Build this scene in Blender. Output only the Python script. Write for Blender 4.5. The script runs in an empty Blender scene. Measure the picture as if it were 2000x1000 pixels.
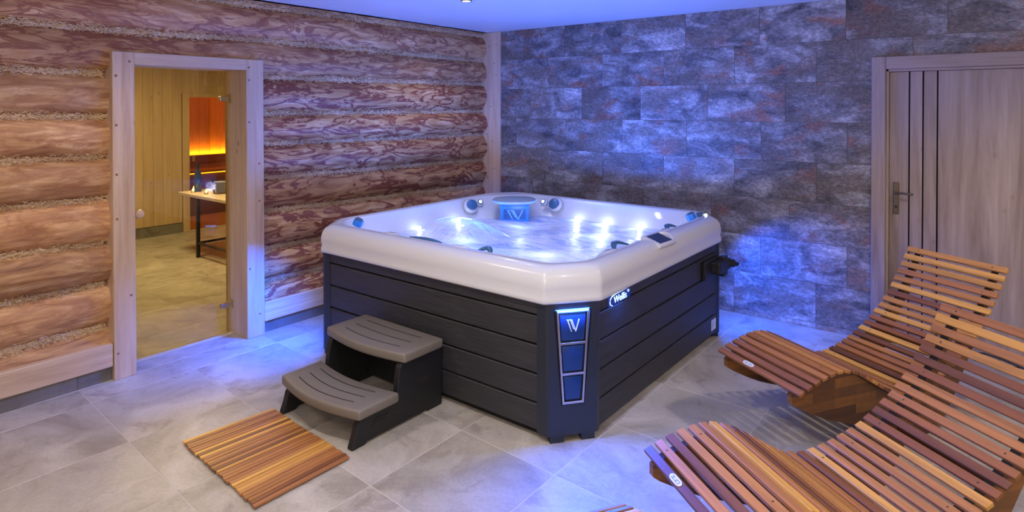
import bpy, bmesh, math, random
from mathutils import Vector, Matrix
from math import sin, cos, pi, radians, sqrt, atan2
S = bpy.context.scene
COL = S.collection
rnd = random.Random(7)

# ------------------------------------------------------------------ camera
cam = bpy.data.cameras.new('camera'); camo = bpy.data.objects.new('camera', cam); COL.objects.link(camo)
cam.sensor_fit = 'HORIZONTAL'; cam.sensor_width = 36.0
cam.lens = 1213.48 * 36 / 2000
cam.shift_x = 0.0; cam.shift_y = -(500 - 222.1) / 2000
cam.clip_start = .05
yaw, pit, rol = radians(37.97), radians(-.668), radians(-.068)
camo.location = (4.2065, -5.0336, 1.6604)
camo.rotation_euler = (Matrix.Rotation(yaw, 3, 'Z') @ Matrix.Rotation(pi / 2 + pit, 3, 'X') @ Matrix.Rotation(rol, 3, 'Z')).to_euler()
S.camera = camo
# ------------------------------------------------------------------ world, exposure
W = bpy.data.worlds.new('world'); S.world = W; W.use_nodes = True
W.node_tree.nodes['Background'].inputs[0].default_value = (.05, .05, .06, 1)
W.node_tree.nodes['Background'].inputs[1].default_value = .3
S.view_settings.view_transform = 'Standard'; S.view_settings.look = 'None'
S.view_settings.gamma = 1; S.view_settings.exposure = 0.0
S.view_settings.use_curve_mapping = False
WARM = (1.0, .83, .66); NEUT = (1.0, .93, .85); BLUE = (.0, .095, 1.0); POOL = (.02, .14, 1.0); LENS = (.36, .44, 1.0); VIO = (.45, .36, 1.0)

def lamp(name, kind, loc, energy, color, size=.1, aim=None, spot=100, blend=.5, sy=None, parent=None):
    l = bpy.data.lights.new(name, kind); o = bpy.data.objects.new(name, l); COL.objects.link(o)
    l.energy = energy; l.color = color
    if kind == 'AREA':
        l.size = size
        if sy: l.shape = 'RECTANGLE'; l.size_y = sy
    elif kind == 'SPOT':
        l.shadow_soft_size = size; l.spot_size = radians(spot); l.spot_blend = blend
    else: l.shadow_soft_size = size
    o.location = loc
    if aim is not None:
        d = Vector(aim) - Vector(loc); o.rotation_euler = d.to_track_quat('-Z', 'Y').to_euler()
    if parent: o.parent = parent
    return o

# recessed ceiling downlights of the room (most of them stand behind the camera's view)
DOWN = [(.95, -3.8, 42, WARM), (2.75, -3.75, 92, NEUT), (.95, -5.2, 36, WARM), (2.9, -5.35, 40, NEUT), (4.75, -3.3, 50, NEUT), (4.6, -1.45, 84, (1.0, .84, .64)), (.62, -1.0, 16, NEUT)]
for x, y, e, c in DOWN:
    lamp('downlight_lamp', 'SPOT', (x, y, 2.40), e, c, .05, (x, y, 0), 140, .8)
# unseen warm fill lamp, added behind the camera to brighten walls and tub
lamp('camera_fill_lamp', 'POINT', (4.7, -5.6, 1.95), 86, (1.0, .90, .77), .18)
# the next room and the sauna
lamp('lobby_lamp', 'AREA', (-2.3, -2.2, 2.40), 72, (1.0, .88, .66), .5, (-2.3, -2.2, 0))
lamp('sauna_lamp', 'POINT', (-5.1, .1, 1.9), 24, (1.0, .45, .12), .12)

# ------------------------------------------------------------------ node helpers
def mat(name):
    m = bpy.data.materials.new(name); m.use_nodes = True
    nt = m.node_tree; b = nt.nodes['Principled BSDF']
    return m, nt, b
def N(nt, t, **kw):
    n = nt.nodes.new(t)
    for k, v in kw.items():
        if k in n.inputs: n.inputs[k].default_value = v
        else: setattr(n, k, v)
    return n
def L(nt, a, b): nt.links.new(a, b)
def ramp(nt, stops, fac, interp='LINEAR'):
    r = nt.nodes.new('ShaderNodeValToRGB'); r.color_ramp.interpolation = interp
    e = r.color_ramp.elements
    while len(e) < len(stops): e.new(.5)
    for i, (p, c) in enumerate(stops):
        e[i].position = p; e[i].color = (c[0], c[1], c[2], 1) if not isinstance(c, (int, float)) else (c, c, c, 1)
    L(nt, fac, r.inputs[0]); return r.outputs[0]
def mix(nt, fac, a, b, mode='MIX'):
    m = nt.nodes.new('ShaderNodeMix'); m.data_type = 'RGBA'; m.blend_type = mode
    for s, v in ((m.inputs[0], fac), (m.inputs[6], a), (m.inputs[7], b)):
        if hasattr(v, 'links') or hasattr(v, 'is_linked'): L(nt, v, s)
        elif isinstance(v, (int, float)): s.default_value = v
        else: s.default_value = (v[0], v[1], v[2], 1)
    return m.outputs[2]
def coords(nt, scale=(1, 1, 1), rot=(0, 0, 0), rand=10.0, kind='Object'):
    tc = N(nt, 'ShaderNodeTexCoord'); mp = N(nt, 'ShaderNodeMapping')
    mp.inputs['Scale'].default_value = scale; mp.inputs['Rotation'].default_value = rot
    oi = N(nt, 'ShaderNodeObjectInfo')
    ml = N(nt, 'ShaderNodeVectorMath', operation='SCALE'); ml.inputs[0].default_value = (1, 1.7, .6)
    mu = N(nt, 'ShaderNodeMath', operation='MULTIPLY'); mu.inputs[1].default_value = rand
    L(nt, oi.outputs['Random'], mu.inputs[0]); L(nt, mu.outputs[0], ml.inputs['Scale'])
    ad = N(nt, 'ShaderNodeVectorMath', operation='ADD')
    L(nt, tc.outputs[kind], ad.inputs[0]); L(nt, ml.outputs[0], ad.inputs[1]); L(nt, ad.outputs[0], mp.inputs[0])
    return mp.outputs[0], oi.outputs['Random']
def noise(nt, v, scale, detail=4, rough=.55, dist=0):
    n = N(nt, 'ShaderNodeTexNoise'); n.inputs['Scale'].default_value = scale; n.inputs['Detail'].default_value = detail
    n.inputs['Roughness'].default_value = rough; n.inputs['Distortion'].default_value = dist
    L(nt, v, n.inputs['Vector']); return n.outputs['Fac']
def bump(nt, b, h, strength=.3, dist=.01):
    n = N(nt, 'ShaderNodeBump'); n.inputs['Strength'].default_value = strength; n.inputs['Distance'].default_value = dist
    L(nt, h, n.inputs['Height']); L(nt, n.outputs[0], b.inputs['Normal'])
def plain(name, c, rough=.5, metal=0, coat=0, spec=None):
    m, nt, b = mat(name); b.inputs['Base Color'].default_value = (*c, 1)
    b.inputs['Roughness'].default_value = rough; b.inputs['Metallic'].default_value = metal
    b.inputs['Coat Weight'].default_value = coat
    if spec is not None: b.inputs['Specular IOR Level'].default_value = spec
    return m
def glow(name, c, s):
    m, nt, b = mat(name); b.inputs['Base Color'].default_value = (0, 0, 0, 1)
    b.inputs['Emission Color'].default_value = (*c, 1); b.inputs['Emission Strength'].default_value = s
    return m

# ------------------------------------------------------------------ materials
def m_log():
    m, nt, b = mat('peeled_log')
    v, r = coords(nt, (1, .22, 1), rand=20)
    v2, _ = coords(nt, (1, .09, 1), rand=20)
    v3, _ = coords(nt, (1, .45, 1), rand=20); v4, _ = coords(nt, (1, .24, 1), rand=20)
    fine = noise(nt, v2, 60, 5, .65)
    blot = noise(nt, v4, 11, 5, .6, 1.2)
    blot2 = noise(nt, v, 13, 5, .6, 1.2)
    big = noise(nt, v3, 1.9, 3, .5)
    base = ramp(nt, [(.27, (.27, .115, .040)), (.42, (.50, .255, .100)), (.58, (.68, .40, .18)), (.74, (.86, .59, .33))], blot2)
    pat = ramp(nt, [(.44, 0), (.465, 1), (.52, 1), (.545, 0)], blot)
    oc = nt.nodes.new('ShaderNodeObjectInfo'); sr = N(nt, 'ShaderNodeSeparateColor'); L(nt, oc.outputs['Color'], sr.inputs[0])
    pm = N(nt, 'ShaderNodeMath', operation='MULTIPLY'); L(nt, pat, pm.inputs[0]); L(nt, sr.outputs[0], pm.inputs[1])
    red = mix(nt, pm.outputs[0], base, (.27, .075, .035))
    pale = ramp(nt, [(.60, 0), (.72, .8)], big)
    c = mix(nt, pale, red, base)
    c = mix(nt, .4, c, ramp(nt, [(.3, (.35, .24, .17)), (.7, (1, 1, 1))], fine), 'MULTIPLY')
    vor = N(nt, 'ShaderNodeTexVoronoi'); vor.inputs['Scale'].default_value = 2.6; vor.inputs['Randomness'].default_value = 1
    L(nt, v3, vor.inputs['Vector'])
    kn = ramp(nt, [(.03, 1), (.075, 0)], vor.outputs['Distance'])
    c = mix(nt, kn, c, (.13, .06, .03))
    hs = N(nt, 'ShaderNodeHueSaturation')
    mr = N(nt, 'ShaderNodeMapRange'); mr.inputs['To Min'].default_value = .78; mr.inputs['To Max'].default_value = 1.18
    L(nt, r, mr.inputs[0]); L(nt, mr.outputs[0], hs.inputs['Value']); L(nt, c, hs.inputs['Color'])
    L(nt, hs.outputs[0], b.inputs['Base Color']); b.inputs['Roughness'].default_value = .55
    bump(nt, b, fine, .35, .006); return m
def m_straw():
    m, nt, b = mat('wood_wool')
    tc = N(nt, 'ShaderNodeTexCoord'); f = noise(nt, tc.outputs['Object'], 95, 3, .7); g = noise(nt, tc.outputs['Object'], 3, 2, .5)
    c = ramp(nt, [(.30, (.26, .14, .055)), (.43, (.70, .48, .24)), (.58, (.92, .74, .48))], f)
    c = mix(nt, ramp(nt, [(.4, 0), (.62, .5)], g), c, (.36, .19, .08), 'MULTIPLY')
    L(nt, c, b.inputs['Base Color']); b.inputs['Roughness'].default_value = .75; bump(nt, b, f, .6, .01); return m
def m_wood(name, c0, c1, c2, knots=.0, scale=1.0, axis=2, rough=.5, grain=.5, rv=.12):
    m, nt, b = mat(name)
    sc = [14 * scale] * 3; sc[axis] = .9 * scale
    v, r = coords(nt, tuple(sc), rand=30)
    g = noise(nt, v, 1.6, 5, .6, .6); f = noise(nt, v, 9, 3, .6)
    c = ramp(nt, [(.28, c0), (.5, c1), (.74, c2)], g)
    c = mix(nt, grain * .5, c, ramp(nt, [(.3, .45), (.7, 1)], f), 'MULTIPLY')
    if knots:
        sk = [1.0] * 3; sk[axis] = .62
        v2, _ = coords(nt, tuple(sk), rand=30)
        vo = N(nt, 'ShaderNodeTexVoronoi'); vo.inputs['Scale'].default_value = 6.5
        L(nt, v2, vo.inputs['Vector'])
        c = mix(nt, ramp(nt, [(.03, knots), (.10, 0)], vo.outputs['Distance']), c, (.20, .09, .045))
    hs = N(nt, 'ShaderNodeHueSaturation')
    mr = N(nt, 'ShaderNodeMapRange'); mr.inputs['To Min'].default_value = 1 - rv; mr.inputs['To Max'].default_value = 1 + rv
    L(nt, r, mr.inputs[0]); L(nt, mr.outputs[0], hs.inputs['Value']); L(nt, c, hs.inputs['Color'])
    L(nt, hs.outputs[0], b.inputs['Base Color']); b.inputs['Roughness'].default_value = rough
    bump(nt, b, f, .15, .003); return m
def m_teak(name='acacia_slat', axis=0, dark=1.0):
    m, nt, b = mat(name)
    sc = [22] * 3; sc[axis] = 1.1
    v, r = coords(nt, tuple(sc), rand=40)
    g = noise(nt, v, 1.3, 5, .6, .8); f = noise(nt, v, 7, 3, .6)
    d = dark
    tone = ramp(nt, [(0, (.15 * d, .058 * d, .024 * d)), (.2, (.28 * d, .105 * d, .036 * d)), (.42, (.40 * d, .165 * d, .052 * d)), (.6, (.47 * d, .21 * d, .062 * d)), (.76, (.31 * d, .118 * d, .044 * d)), (.88, (.60 * d, .30 * d, .070 * d)), (1, (.72 * d, .385 * d, .085 * d))], r)
    c = mix(nt, .62, tone, ramp(nt, [(.25, (.36, .30, .26)), (.52, (1, 1, 1)), (.78, (1.35, 1.3, 1.15))], g), 'MULTIPLY')
    c = mix(nt, .3, c, ramp(nt, [(.3, .5), (.7, 1)], f), 'MULTIPLY')
    L(nt, c, b.inputs['Base Color']); b.inputs['Roughness'].default_value = .42
    bump(nt, b, f, .12, .002); return m
def m_block():
    m, nt, b = mat('glued_acacia_board')
    tc = N(nt, 'ShaderNodeTexCoord'); mp = N(nt, 'ShaderNodeMapping')
    mp.inputs['Rotation'].default_value = (pi / 2, 0, pi / 2)
    L(nt, tc.outputs['Object'], mp.inputs[0])
    mp2 = N(nt, 'ShaderNodeMapping'); L(nt, tc.outputs['Object'], mp2.inputs[0]); mp2.inputs['Scale'].default_value = (6, 1.2, 14)
    sep = N(nt, 'ShaderNodeSeparateXYZ'); L(nt, tc.outputs['Object'], sep.inputs[0])
    cmb = N(nt, 'ShaderNodeCombineXYZ'); L(nt, sep.outputs['Y'], cmb.inputs['X']); L(nt, sep.outputs['Z'], cmb.inputs['Y'])
    br = N(nt, 'ShaderNodeTexBrick'); br.inputs['Scale'].default_value = 1
    br.inputs['Brick Width'].default_value = .27; br.inputs['Row Height'].default_value = .047; br.inputs['Mortar Size'].default_value = .0004
    br.inputs['Color1'].default_value = (.055, .018, .006, 1); br.inputs['Color2'].default_value = (.27, .105, .018, 1); br.inputs['Mortar'].default_value = (.06, .02, .01, 1)
    L(nt, cmb.outputs[0], br.inputs['Vector'])
    g = noise(nt, mp2.outputs[0], 3, 4, .6, .5)
    c = mix(nt, .6, br.outputs['Color'], ramp(nt, [(.3, .5), (.7, 1.1)], g), 'MULTIPLY')
    L(nt, c, b.inputs['Base Color']); b.inputs['Roughness'].default_value = .4
    return m
def m_stone():
    m, nt, b = mat('slate_tile')
    v, r = coords(nt, (1, 1, 1.7), rand=25)
    vs, _ = coords(nt, (1, 1, 2.1), (0, radians(16), 0), rand=25)
    a = noise(nt, vs, 3.9, 7, .63, .6); d = noise(nt, v, 2.3, 4, .55, .4); f = noise(nt, v, 40, 6, .78)
    ru = noise(nt, v, 2.9, 5, .62, .3)
    c = ramp(nt, [(.28, (.035, .034, .036)), (.42, (.12, .115, .115)), (.52, (.225, .215, .21)), (.62, (.36, .35, .345)), (.75, (.52, .51, .505))], a)
    c = mix(nt, ramp(nt, [(.545, 0), (.65, .85)], ru), c, (.25, .11, .065))
    c = mix(nt, ramp(nt, [(.40, .75), (.52, 0)], d), c, (.15, .12, .095))
    c = mix(nt, .75, c, ramp(nt, [(.33, .28), (.5, .95), (.66, 1.85)], f), 'MULTIPLY')
    hs = N(nt, 'ShaderNodeHueSaturation'); mr = N(nt, 'ShaderNodeMapRange'); mr.inputs['To Min'].default_value = .82; mr.inputs['To Max'].default_value = 1.2
    L(nt, r, mr.inputs[0]); L(nt, mr.outputs[0], hs.inputs['Value']); L(nt, c, hs.inputs['Color'])
    L(nt, hs.outputs[0], b.inputs['Base Color']); b.inputs['Roughness'].default_value = .5
    bump(nt, b, a, .25, .006); return m
def m_floor(name='concrete_tile', k=1.0):
    m, nt, b = mat(name)
    v, r = coords(nt, (1, 1, 1), rand=12)
    a = noise(nt, v, 2.4, 6, .6, .9); d = noise(nt, v, 4.5, 7, .68, .8); f = noise(nt, v, 70, 5, .75)
    c = ramp(nt, [(.28, (.28 * k, .247 * k, .205 * k)), (.46, (.405 * k, .368 * k, .315 * k)), (.6, (.49 * k, .45 * k, .395 * k)), (.75, (.585 * k, .545 * k, .485 * k))], a)
    c = mix(nt, ramp(nt, [(.53, 0), (.66, .75)], d), c, (.27 * k, .225 * k, .19 * k))
    c = mix(nt, .42, c, ramp(nt, [(.3, .6), (.7, 1.15)], f), 'MULTIPLY')
    hs = N(nt, 'ShaderNodeHueSaturation'); mr = N(nt, 'ShaderNodeMapRange'); mr.inputs['To Min'].default_value = .93; mr.inputs['To Max'].default_value = 1.07
    L(nt, r, mr.inputs[0]); L(nt, mr.outputs[0], hs.inputs['Value']); L(nt, c, hs.inputs['Color'])
    L(nt, hs.outputs[0], b.inputs['Base Color']); b.inputs['Roughness'].default_value = .46
    bump(nt, b, f, .05, .002); return m
def m_skirt():
    m, nt, b = mat('charcoal_woodgrain')
    tc = N(nt, 'ShaderNodeTexCoord'); mp = N(nt, 'ShaderNodeMapping'); mp.inputs['Scale'].default_value = (2.2, 2.2, 70)
    L(nt, tc.outputs['Object'], mp.inputs[0])
    g = noise(nt, mp.outputs[0], 2.2, 6, .65, .7)
    L(nt, ramp(nt, [(.3, (.014, .0145, .017)), (.55, (.030, .030, .033)), (.75, (.055, .054, .056))], g), b.inputs['Base Color'])
    b.inputs['Roughness'].default_value = .5; bump(nt, b, g, .5, .004); return m
def m_water():
    m, nt, b = mat('bubbling_water')
    tc = N(nt, 'ShaderNodeTexCoord'); o = tc.outputs['Object']
    mp = N(nt, 'ShaderNodeMapping'); mp.inputs['Rotation'].default_value = (0, 0, radians(40)); mp.inputs['Scale'].default_value = (1, 2.1, 1); L(nt, o, mp.inputs[0])
    a = noise(nt, mp.outputs[0], 2.6, 6, .62, 1.6); d = noise(nt, o, 30, 5, .7, .4)
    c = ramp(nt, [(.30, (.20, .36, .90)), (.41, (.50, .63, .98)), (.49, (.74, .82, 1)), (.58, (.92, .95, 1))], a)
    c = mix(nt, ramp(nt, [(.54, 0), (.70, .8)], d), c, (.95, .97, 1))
    L(nt, c, b.inputs['Base Color']); b.inputs['Roughness'].default_value = .10; b.inputs['IOR'].default_value = 1.33
    b.inputs['Transmission Weight'].default_value = .12
    n1 = noise(nt, mp.outputs[0], 9, 5, .6, .8)
    ad = N(nt, 'ShaderNodeMath', operation='ADD'); L(nt, n1, ad.inputs[0]); L(nt, d, ad.inputs[1])
    bump(nt, b, ad.outputs[0], .5, .02); return m
def m_thin(name, tint, gl=.08, rough=.0):
    m, nt, b = mat(name); nt.nodes.remove(b)
    out = nt.nodes['Material Output']
    t = N(nt, 'ShaderNodeBsdfTransparent'); t.inputs[0].default_value = (*tint, 1)
    g = N(nt, 'ShaderNodeBsdfGlossy'); g.inputs['Roughness'].default_value = rough
    fr = N(nt, 'ShaderNodeFresnel'); fr.inputs[0].default_value = 1.45
    mx = N(nt, 'ShaderNodeMixShader'); L(nt, fr.outputs[0], mx.inputs[0]); L(nt, t.outputs[0], mx.inputs[1]); L(nt, g.outputs[0], mx.inputs[2])
    L(nt, mx.outputs[0], out.inputs[0]); return m
def m_sheet():
    m, nt, b = mat('falling_water')
    b.inputs['Base Color'].default_value = (.75, .83, 1, 1); b.inputs['Roughness'].default_value = .08
    tc = N(nt, 'ShaderNodeTexCoord'); mp = N(nt, 'ShaderNodeMapping'); mp.inputs['Scale'].default_value = (26, 2, 2)
    L(nt, tc.outputs['Object'], mp.inputs[0]); a = noise(nt, mp.outputs[0], 1, 3, .5, .3)
    L(nt, ramp(nt, [(.35, .12), (.7, .6)], a), b.inputs['Alpha']); return m

M = {}
M['log'] = m_log()
M['spruce'] = m_wood('planed_spruce', (.50, .33, .20), (.63, .45, .29), (.72, .55, .38), .75, 1, 2, .5, .25)
M['spruce_y'] = m_wood('planed_spruce_flat', (.50, .33, .20), (.63, .45, .29), (.72, .55, .38), .75, 1, 1, .5, .25)
M['plank'] = m_wood('lobby_plank', (.50, .34, .17), (.60, .43, .24), (.68, .51, .31), .5, .8, 2, .5, .2, .06)
M['sauna'] = m_wood('sauna_plank', (.40, .21, .09), (.52, .29, .13), (.60, .36, .17), .3, .8, 2, .5, .3)
M['bench'] = m_wood('sauna_bench_wood', (.20, .10, .05), (.27, .14, .07), (.34, .18, .09), 0, .8, 1, .5, .3)
M['oak'] = m_wood('grey_oak_laminate', (.235, .165, .135), (.37, .285, .245), (.47, .38, .335), .35, .55, 2, .45, .55, .05)
M['oakx'] = m_wood('grey_oak_casing', (.235, .165, .135), (.37, .285, .245), (.47, .38, .335), .2, .55, 0, .45, .55, .05)
M['teak'] = m_teak(); M['mat'] = m_teak('duckboard_slat', 1, 1.05); M['block'] = m_block()
M['stone'] = m_stone(); M['floor'] = m_floor(); M['skirtile'] = m_floor('skirting_concrete_tile', .42)
M['grout'] = plain('grout', (.52, .49, .45), .8); M['wgrout'] = plain('stone_grout', (.26, .25, .25), .8)
M['plaster'] = plain('white_plaster', (.72, .72, .73), .45); M['wall'] = plain('warm_plaster', (.62, .57, .52), .8)
M['straw'] = m_straw(); M['core'] = plain('dark_timber_core', (.10, .055, .03), .8)
M['shell'] = plain('pearl_acrylic', (.64, .645, .655), .24, 0, .35)
M['skirt'] = m_skirt(); M['module'] = plain('graphite_plastic', (.016, .021, .032), .42)
M['pad'] = plain('blue_black_pad', (.006, .035, .17), .3); M['chrome'] = plain('brushed_steel', (.62, .58, .57), .3, 1)
M['black'] = plain('black_plastic', (.0085, .009, .0105), .48); M['rubber'] = plain('black_webbing', (.008, .008, .009), .75)
M['tread'] = plain('taupe_resin', (.165, .143, .118), .5); M['slot'] = plain('dark_groove', (.006, .005, .005), .8)
M['water'] = m_water(); M['sheet'] = m_sheet()
M['glass'] = m_thin('amber_glass', (.91, .83, .60)); M['sglass'] = m_thin('brown_glass', (.94, .80, .60)); M['clear'] = m_thin('clear_glass', (.85, .88, .97))
M['brass'] = plain('satin_brass', (.55, .46, .31), .35, 1); M['antique'] = plain('antique_brass', (.17, .14, .11), .38, 1)
M['knob'] = plain('turned_pale_wood', (.72, .48, .26), .3); M['screw'] = plain('brass_screw', (.22, .15, .09), .35, 1)
M['teal'] = plain('teal_plastic', (.045, .13, .22), .32); M['lid'] = plain('grey_blue_lid', (.33, .42, .50), .32)
M['filter'] = plain('blue_filter_plastic', (.03, .24, .72), .28); M['louvre'] = plain('deep_blue_louvre', (.015, .10, .34), .35); M['emblem'] = plain('pale_blue_emblem', (.16, .48, .95), .3)
M['screen'] = plain('dark_display', (.012, .022, .06), .12); M['label'] = plain('pale_label', (.62, .66, .72), .5); M['ink'] = plain('label_ink', (.05, .13, .30), .6); M['dim_ink'] = plain('grey_print', (.22, .25, .3), .6)
M['led'] = glow('blue_led', (.10, .35, 1), 4); M['ledw'] = glow('white_led', (.75, .9, 1), 14); M['sign'] = glow('lit_sign_white', (.55, .80, 1), 1.7); M['signblue'] = glow('sign_backlight', (.01, .06, .9), .25)
M['amber'] = glow('amber_led', (1, .50, .03), 7); M['flame'] = glow('candle_flame', (1, .62, .12), 20)
M['bottle'] = plain('blue_bottle_glass', (.015, .035, .14), .1); M['foil'] = plain('dark_foil', (.012, .014, .02), .3)
M['tabletop'] = m_wood('table_wood', (.45, .36, .28), (.55, .45, .36), (.63, .53, .44), 0, .8, 1, .5, .2); M['iron'] = plain('black_iron', (.012, .012, .014), .45)
M['downlight'] = glow('downlight_lens', (.8, .9, 1), 12)
M['cable'] = plain('black_cable', (.01, .01, .012), .6); M['beige'] = plain('threshold_strip', (.55, .46, .30), .4)

# ------------------------------------------------------------------ mesh helpers
class MB:
    def __init__(s): s.v = []; s.f = []
    def add(s, vs, fs):
        k = len(s.v); s.v += [tuple(x) for x in vs]; s.f += [tuple(i + k for i in f) for f in fs]; return s
    def box(s, x0, x1, y0, y1, z0, z1):
        return s.add([(x0, y0, z0), (x1, y0, z0), (x1, y1, z0), (x0, y1, z0), (x0, y0, z1), (x1, y0, z1), (x1, y1, z1), (x0, y1, z1)],
                     [(0, 3, 2, 1), (4, 5, 6, 7), (0, 1, 5, 4), (1, 2, 6, 5), (2, 3, 7, 6), (3, 0, 4, 7)])
    def prism(s, poly, a, b, f):
        n = len(poly); vs = [f(u, w, a) for u, w in poly] + [f(u, w, b) for u, w in poly]
        return s.add(vs, [tuple(range(n))[::-1], tuple(range(n, 2 * n))] + [(i, (i + 1) % n, n + (i + 1) % n, n + i) for i in range(n)])
    def loops(s, lps, cap0=False, cap1=False, closed=True):
        n = len(lps[0]); vs = [p for l in lps for p in l]; fs = []
        for i in range(len(lps) - 1):
            for j in range(n if closed else n - 1):
                k = (j + 1) % n; fs.append((i * n + j, i * n + k, (i + 1) * n + k, (i + 1) * n + j))
        if cap0: fs.append(tuple(range(n))[::-1])
        if cap1: fs.append(tuple(range((len(lps) - 1) * n, len(lps) * n)))
        return s.add(vs, fs)
    def lathe(s, prof, n=20, c=(0, 0, 0), R=None):
        R = R or Matrix.Identity(3); c = Vector(c)
        lps = [[tuple(c + R @ Vector((r * cos(2 * pi * k / n), r * sin(2 * pi * k / n), z))) for k in range(n)] for r, z in prof]
        return s.loops(lps, True, True)
    def tube(s, pts, r, n=8, closed=False):
        pts = [Vector(p) for p in pts]; lps = []; m = len(pts); up = Vector((0, 0, 1))
        for i, p in enumerate(pts):
            t = (pts[min(i + 1, m - 1)] - pts[max(i - 1, 0)]).normalized()
            a = t.cross(up)
            if a.length < 1e-3: a = t.cross(Vector((1, 0, 0)))
            a.normalize(); b2 = t.cross(a)
            lps.append([tuple(p + r * (cos(2 * pi * k / n) * a + sin(2 * pi * k / n) * b2)) for k in range(n)])
        return s.loops(lps, True, True)
    def mesh(s, name):
        me = bpy.data.meshes.new(name); me.from_pydata(s.v, [], s.f); me.update()
        b = bmesh.new(); b.from_mesh(me); bmesh.ops.recalc_face_normals(b, faces=b.faces); b.to_mesh(me); b.free()
        return me
    def obj(s, name, m, parent=None, smooth=False, bevel=0, seg=2, loc=None, angle=40):
        me = s.mesh(name); return link(name, me, m, parent, smooth, bevel, seg, loc, angle)
def link(name, me, m, parent=None, smooth=False, bevel=0, seg=2, loc=None, angle=40):
    if bevel:
        b = bmesh.new(); b.from_mesh(me)
        ed = [e for e in b.edges if e.is_manifold and e.calc_face_angle(0) > radians(30)]
        bmesh.ops.bevel(b, geom=ed, offset=bevel, segments=seg, affect='EDGES', profile=.5, clamp_overlap=True)
        b.to_mesh(me); b.free()
    if smooth:
        for p in me.polygons: p.use_smooth = True
        if angle < 180:
            b = bmesh.new(); b.from_mesh(me)
            for e in b.edges: e.smooth = not (len(e.link_faces) == 2 and e.calc_face_angle(0) > radians(angle))
            b.to_mesh(me); b.free()
    o = bpy.data.objects.new(name, me)
    if m and not me.materials: me.materials.append(m)
    COL.objects.link(o)
    if parent: o.parent = parent
    if loc is not None: o.location = loc
    return o
def copy(o, parent=None, loc=None, rot=None):
    c = o.copy(); COL.objects.link(c)
    if parent: c.parent = parent
    if loc is not None: c.location = loc
    if rot is not None: c.rotation_euler = rot
    return c
def empty(name, loc=(0, 0, 0), rz=0):
    o = bpy.data.objects.new(name, None); COL.objects.link(o); o.location = loc; o.rotation_euler = (0, 0, rz)
    o.empty_display_size = .1; return o
def thing(o, label, cat, group=None):
    o['label'] = label; o['category'] = cat
    if group: o['group'] = group
    return o
def struct(o, label=None):
    o['kind'] = 'structure'
    if label: o['label'] = label
    return o
def lab(o, t): o['label'] = t; return o
def boxo(name, m, parent, x0, x1, y0, y1, z0, z1, bevel=0, seg=1, smooth=False):
    cx, cy, cz = (x0 + x1) / 2, (y0 + y1) / 2, (z0 + z1) / 2
    return MB().box(x0 - cx, x1 - cx, y0 - cy, y1 - cy, z0 - cz, z1 - cz).obj(name, m, parent, smooth, bevel, seg, (cx, cy, cz))

CEIL = 2.438; XR = 5.7; YF = -6.1
# ------------------------------------------------------------------ floor
floor = struct(MB().box(-6.6, XR, YF, 1.6, -.12, -.0012).obj('floor', M['grout']), 'grey concrete-look tiled floor with pale joints')
XL = [-.02, .217, .825, 1.44, 2.052, 2.645, 3.232, 3.84, 4.445, 5.05, XR]
YL = [(-6.06, -.04), (-5.48, -.04), (-4.91, -.05), (-4.33, -.055), (-3.742, -.057), (-3.172, -.055), (-2.605, -.045), (-2.075, -.033), (-1.515, -.017), (-.935, 0), (-.33, 0), (.0, 0)]
def yl(k, x): a, s = YL[k]; return a + s * max(x, 0)
G = .0017
for i in range(len(XL) - 1):
    for k in range(len(YL) - 1):
        x0, x1 = XL[i] + G, XL[i + 1] - G
        q = [(x0, yl(k, x0) + G), (x1, yl(k, x1) + G), (x1, yl(k + 1, x1) - G), (x0, yl(k + 1, x0) - G)]
        cx = sum(a for a, b in q) / 4; cy = sum(b for a, b in q) / 4
        MB().prism([(a - cx, b - cy) for a, b in q], -.008, 0, lambda u, w, t: (u, w, t)).obj('floor_tile', M['floor'], floor, bevel=.0012, seg=1, loc=(cx, cy, 0))
tile = MB().box(-.3, .3, -.3, .3, -.008, 0).mesh('lobby_floor_tile')
for i in range(7):
    for k in range(8):
        link('floor_tile', tile, M['floor'], floor, loc=(-.325 - .605 * i, -4.2 + .605 * k, 0))
# ------------------------------------------------------------------ ceiling, plain walls out of view
cl = struct(MB().box(-.13, XR + .1, YF - .1, .1, CEIL, CEIL + .1).obj('ceiling', M['plaster']), 'white painted ceiling lit blue by the tub')
struct(MB().box(-.2, XR + .1, YF - .1, YF, -.1, CEIL + .05).obj('wall_front', M['wall']))
struct(MB().box(XR, XR + .1, YF, .1, -.1, CEIL + .05).obj('wall_right', M['wall']))
# ------------------------------------------------------------------ stone wall
DX0, DX1, DZ = 3.508, 4.56, 2.005
wb = struct(MB().box(-.25, DX0 + .03, .006, .12, -.1, CEIL + .05).box(DX1 - .03, XR + .1, .006, .12, -.1, CEIL + .05).box(DX0 + .03, DX1 - .03, .006, .12, DZ - .03, CEIL + .05).obj('wall_back', M['wgrout']), 'slate tile wall with rust stains, washed in blue light')
PH = [.126, .332, .542, .126, .332, .51, .124, .318]
def stone(x0, x1, z0, z1):
    x0 += .0012; x1 -= .0012; z0 += .0012; z1 -= .0012
    if x1 - x0 < .01 or z1 - z0 < .008: return
    pr = rnd.uniform(-.0012, .0012)
    boxo('wall_tile', M['stone'], wb, x0, x1, 0 + pr, .008, z0, z1)
rows = [(-1, 0.0, .0391)] + [(k, .0391 + .3 * k, min(.0391 + .3 * (k + 1), CEIL)) for k in range(8)]
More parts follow.
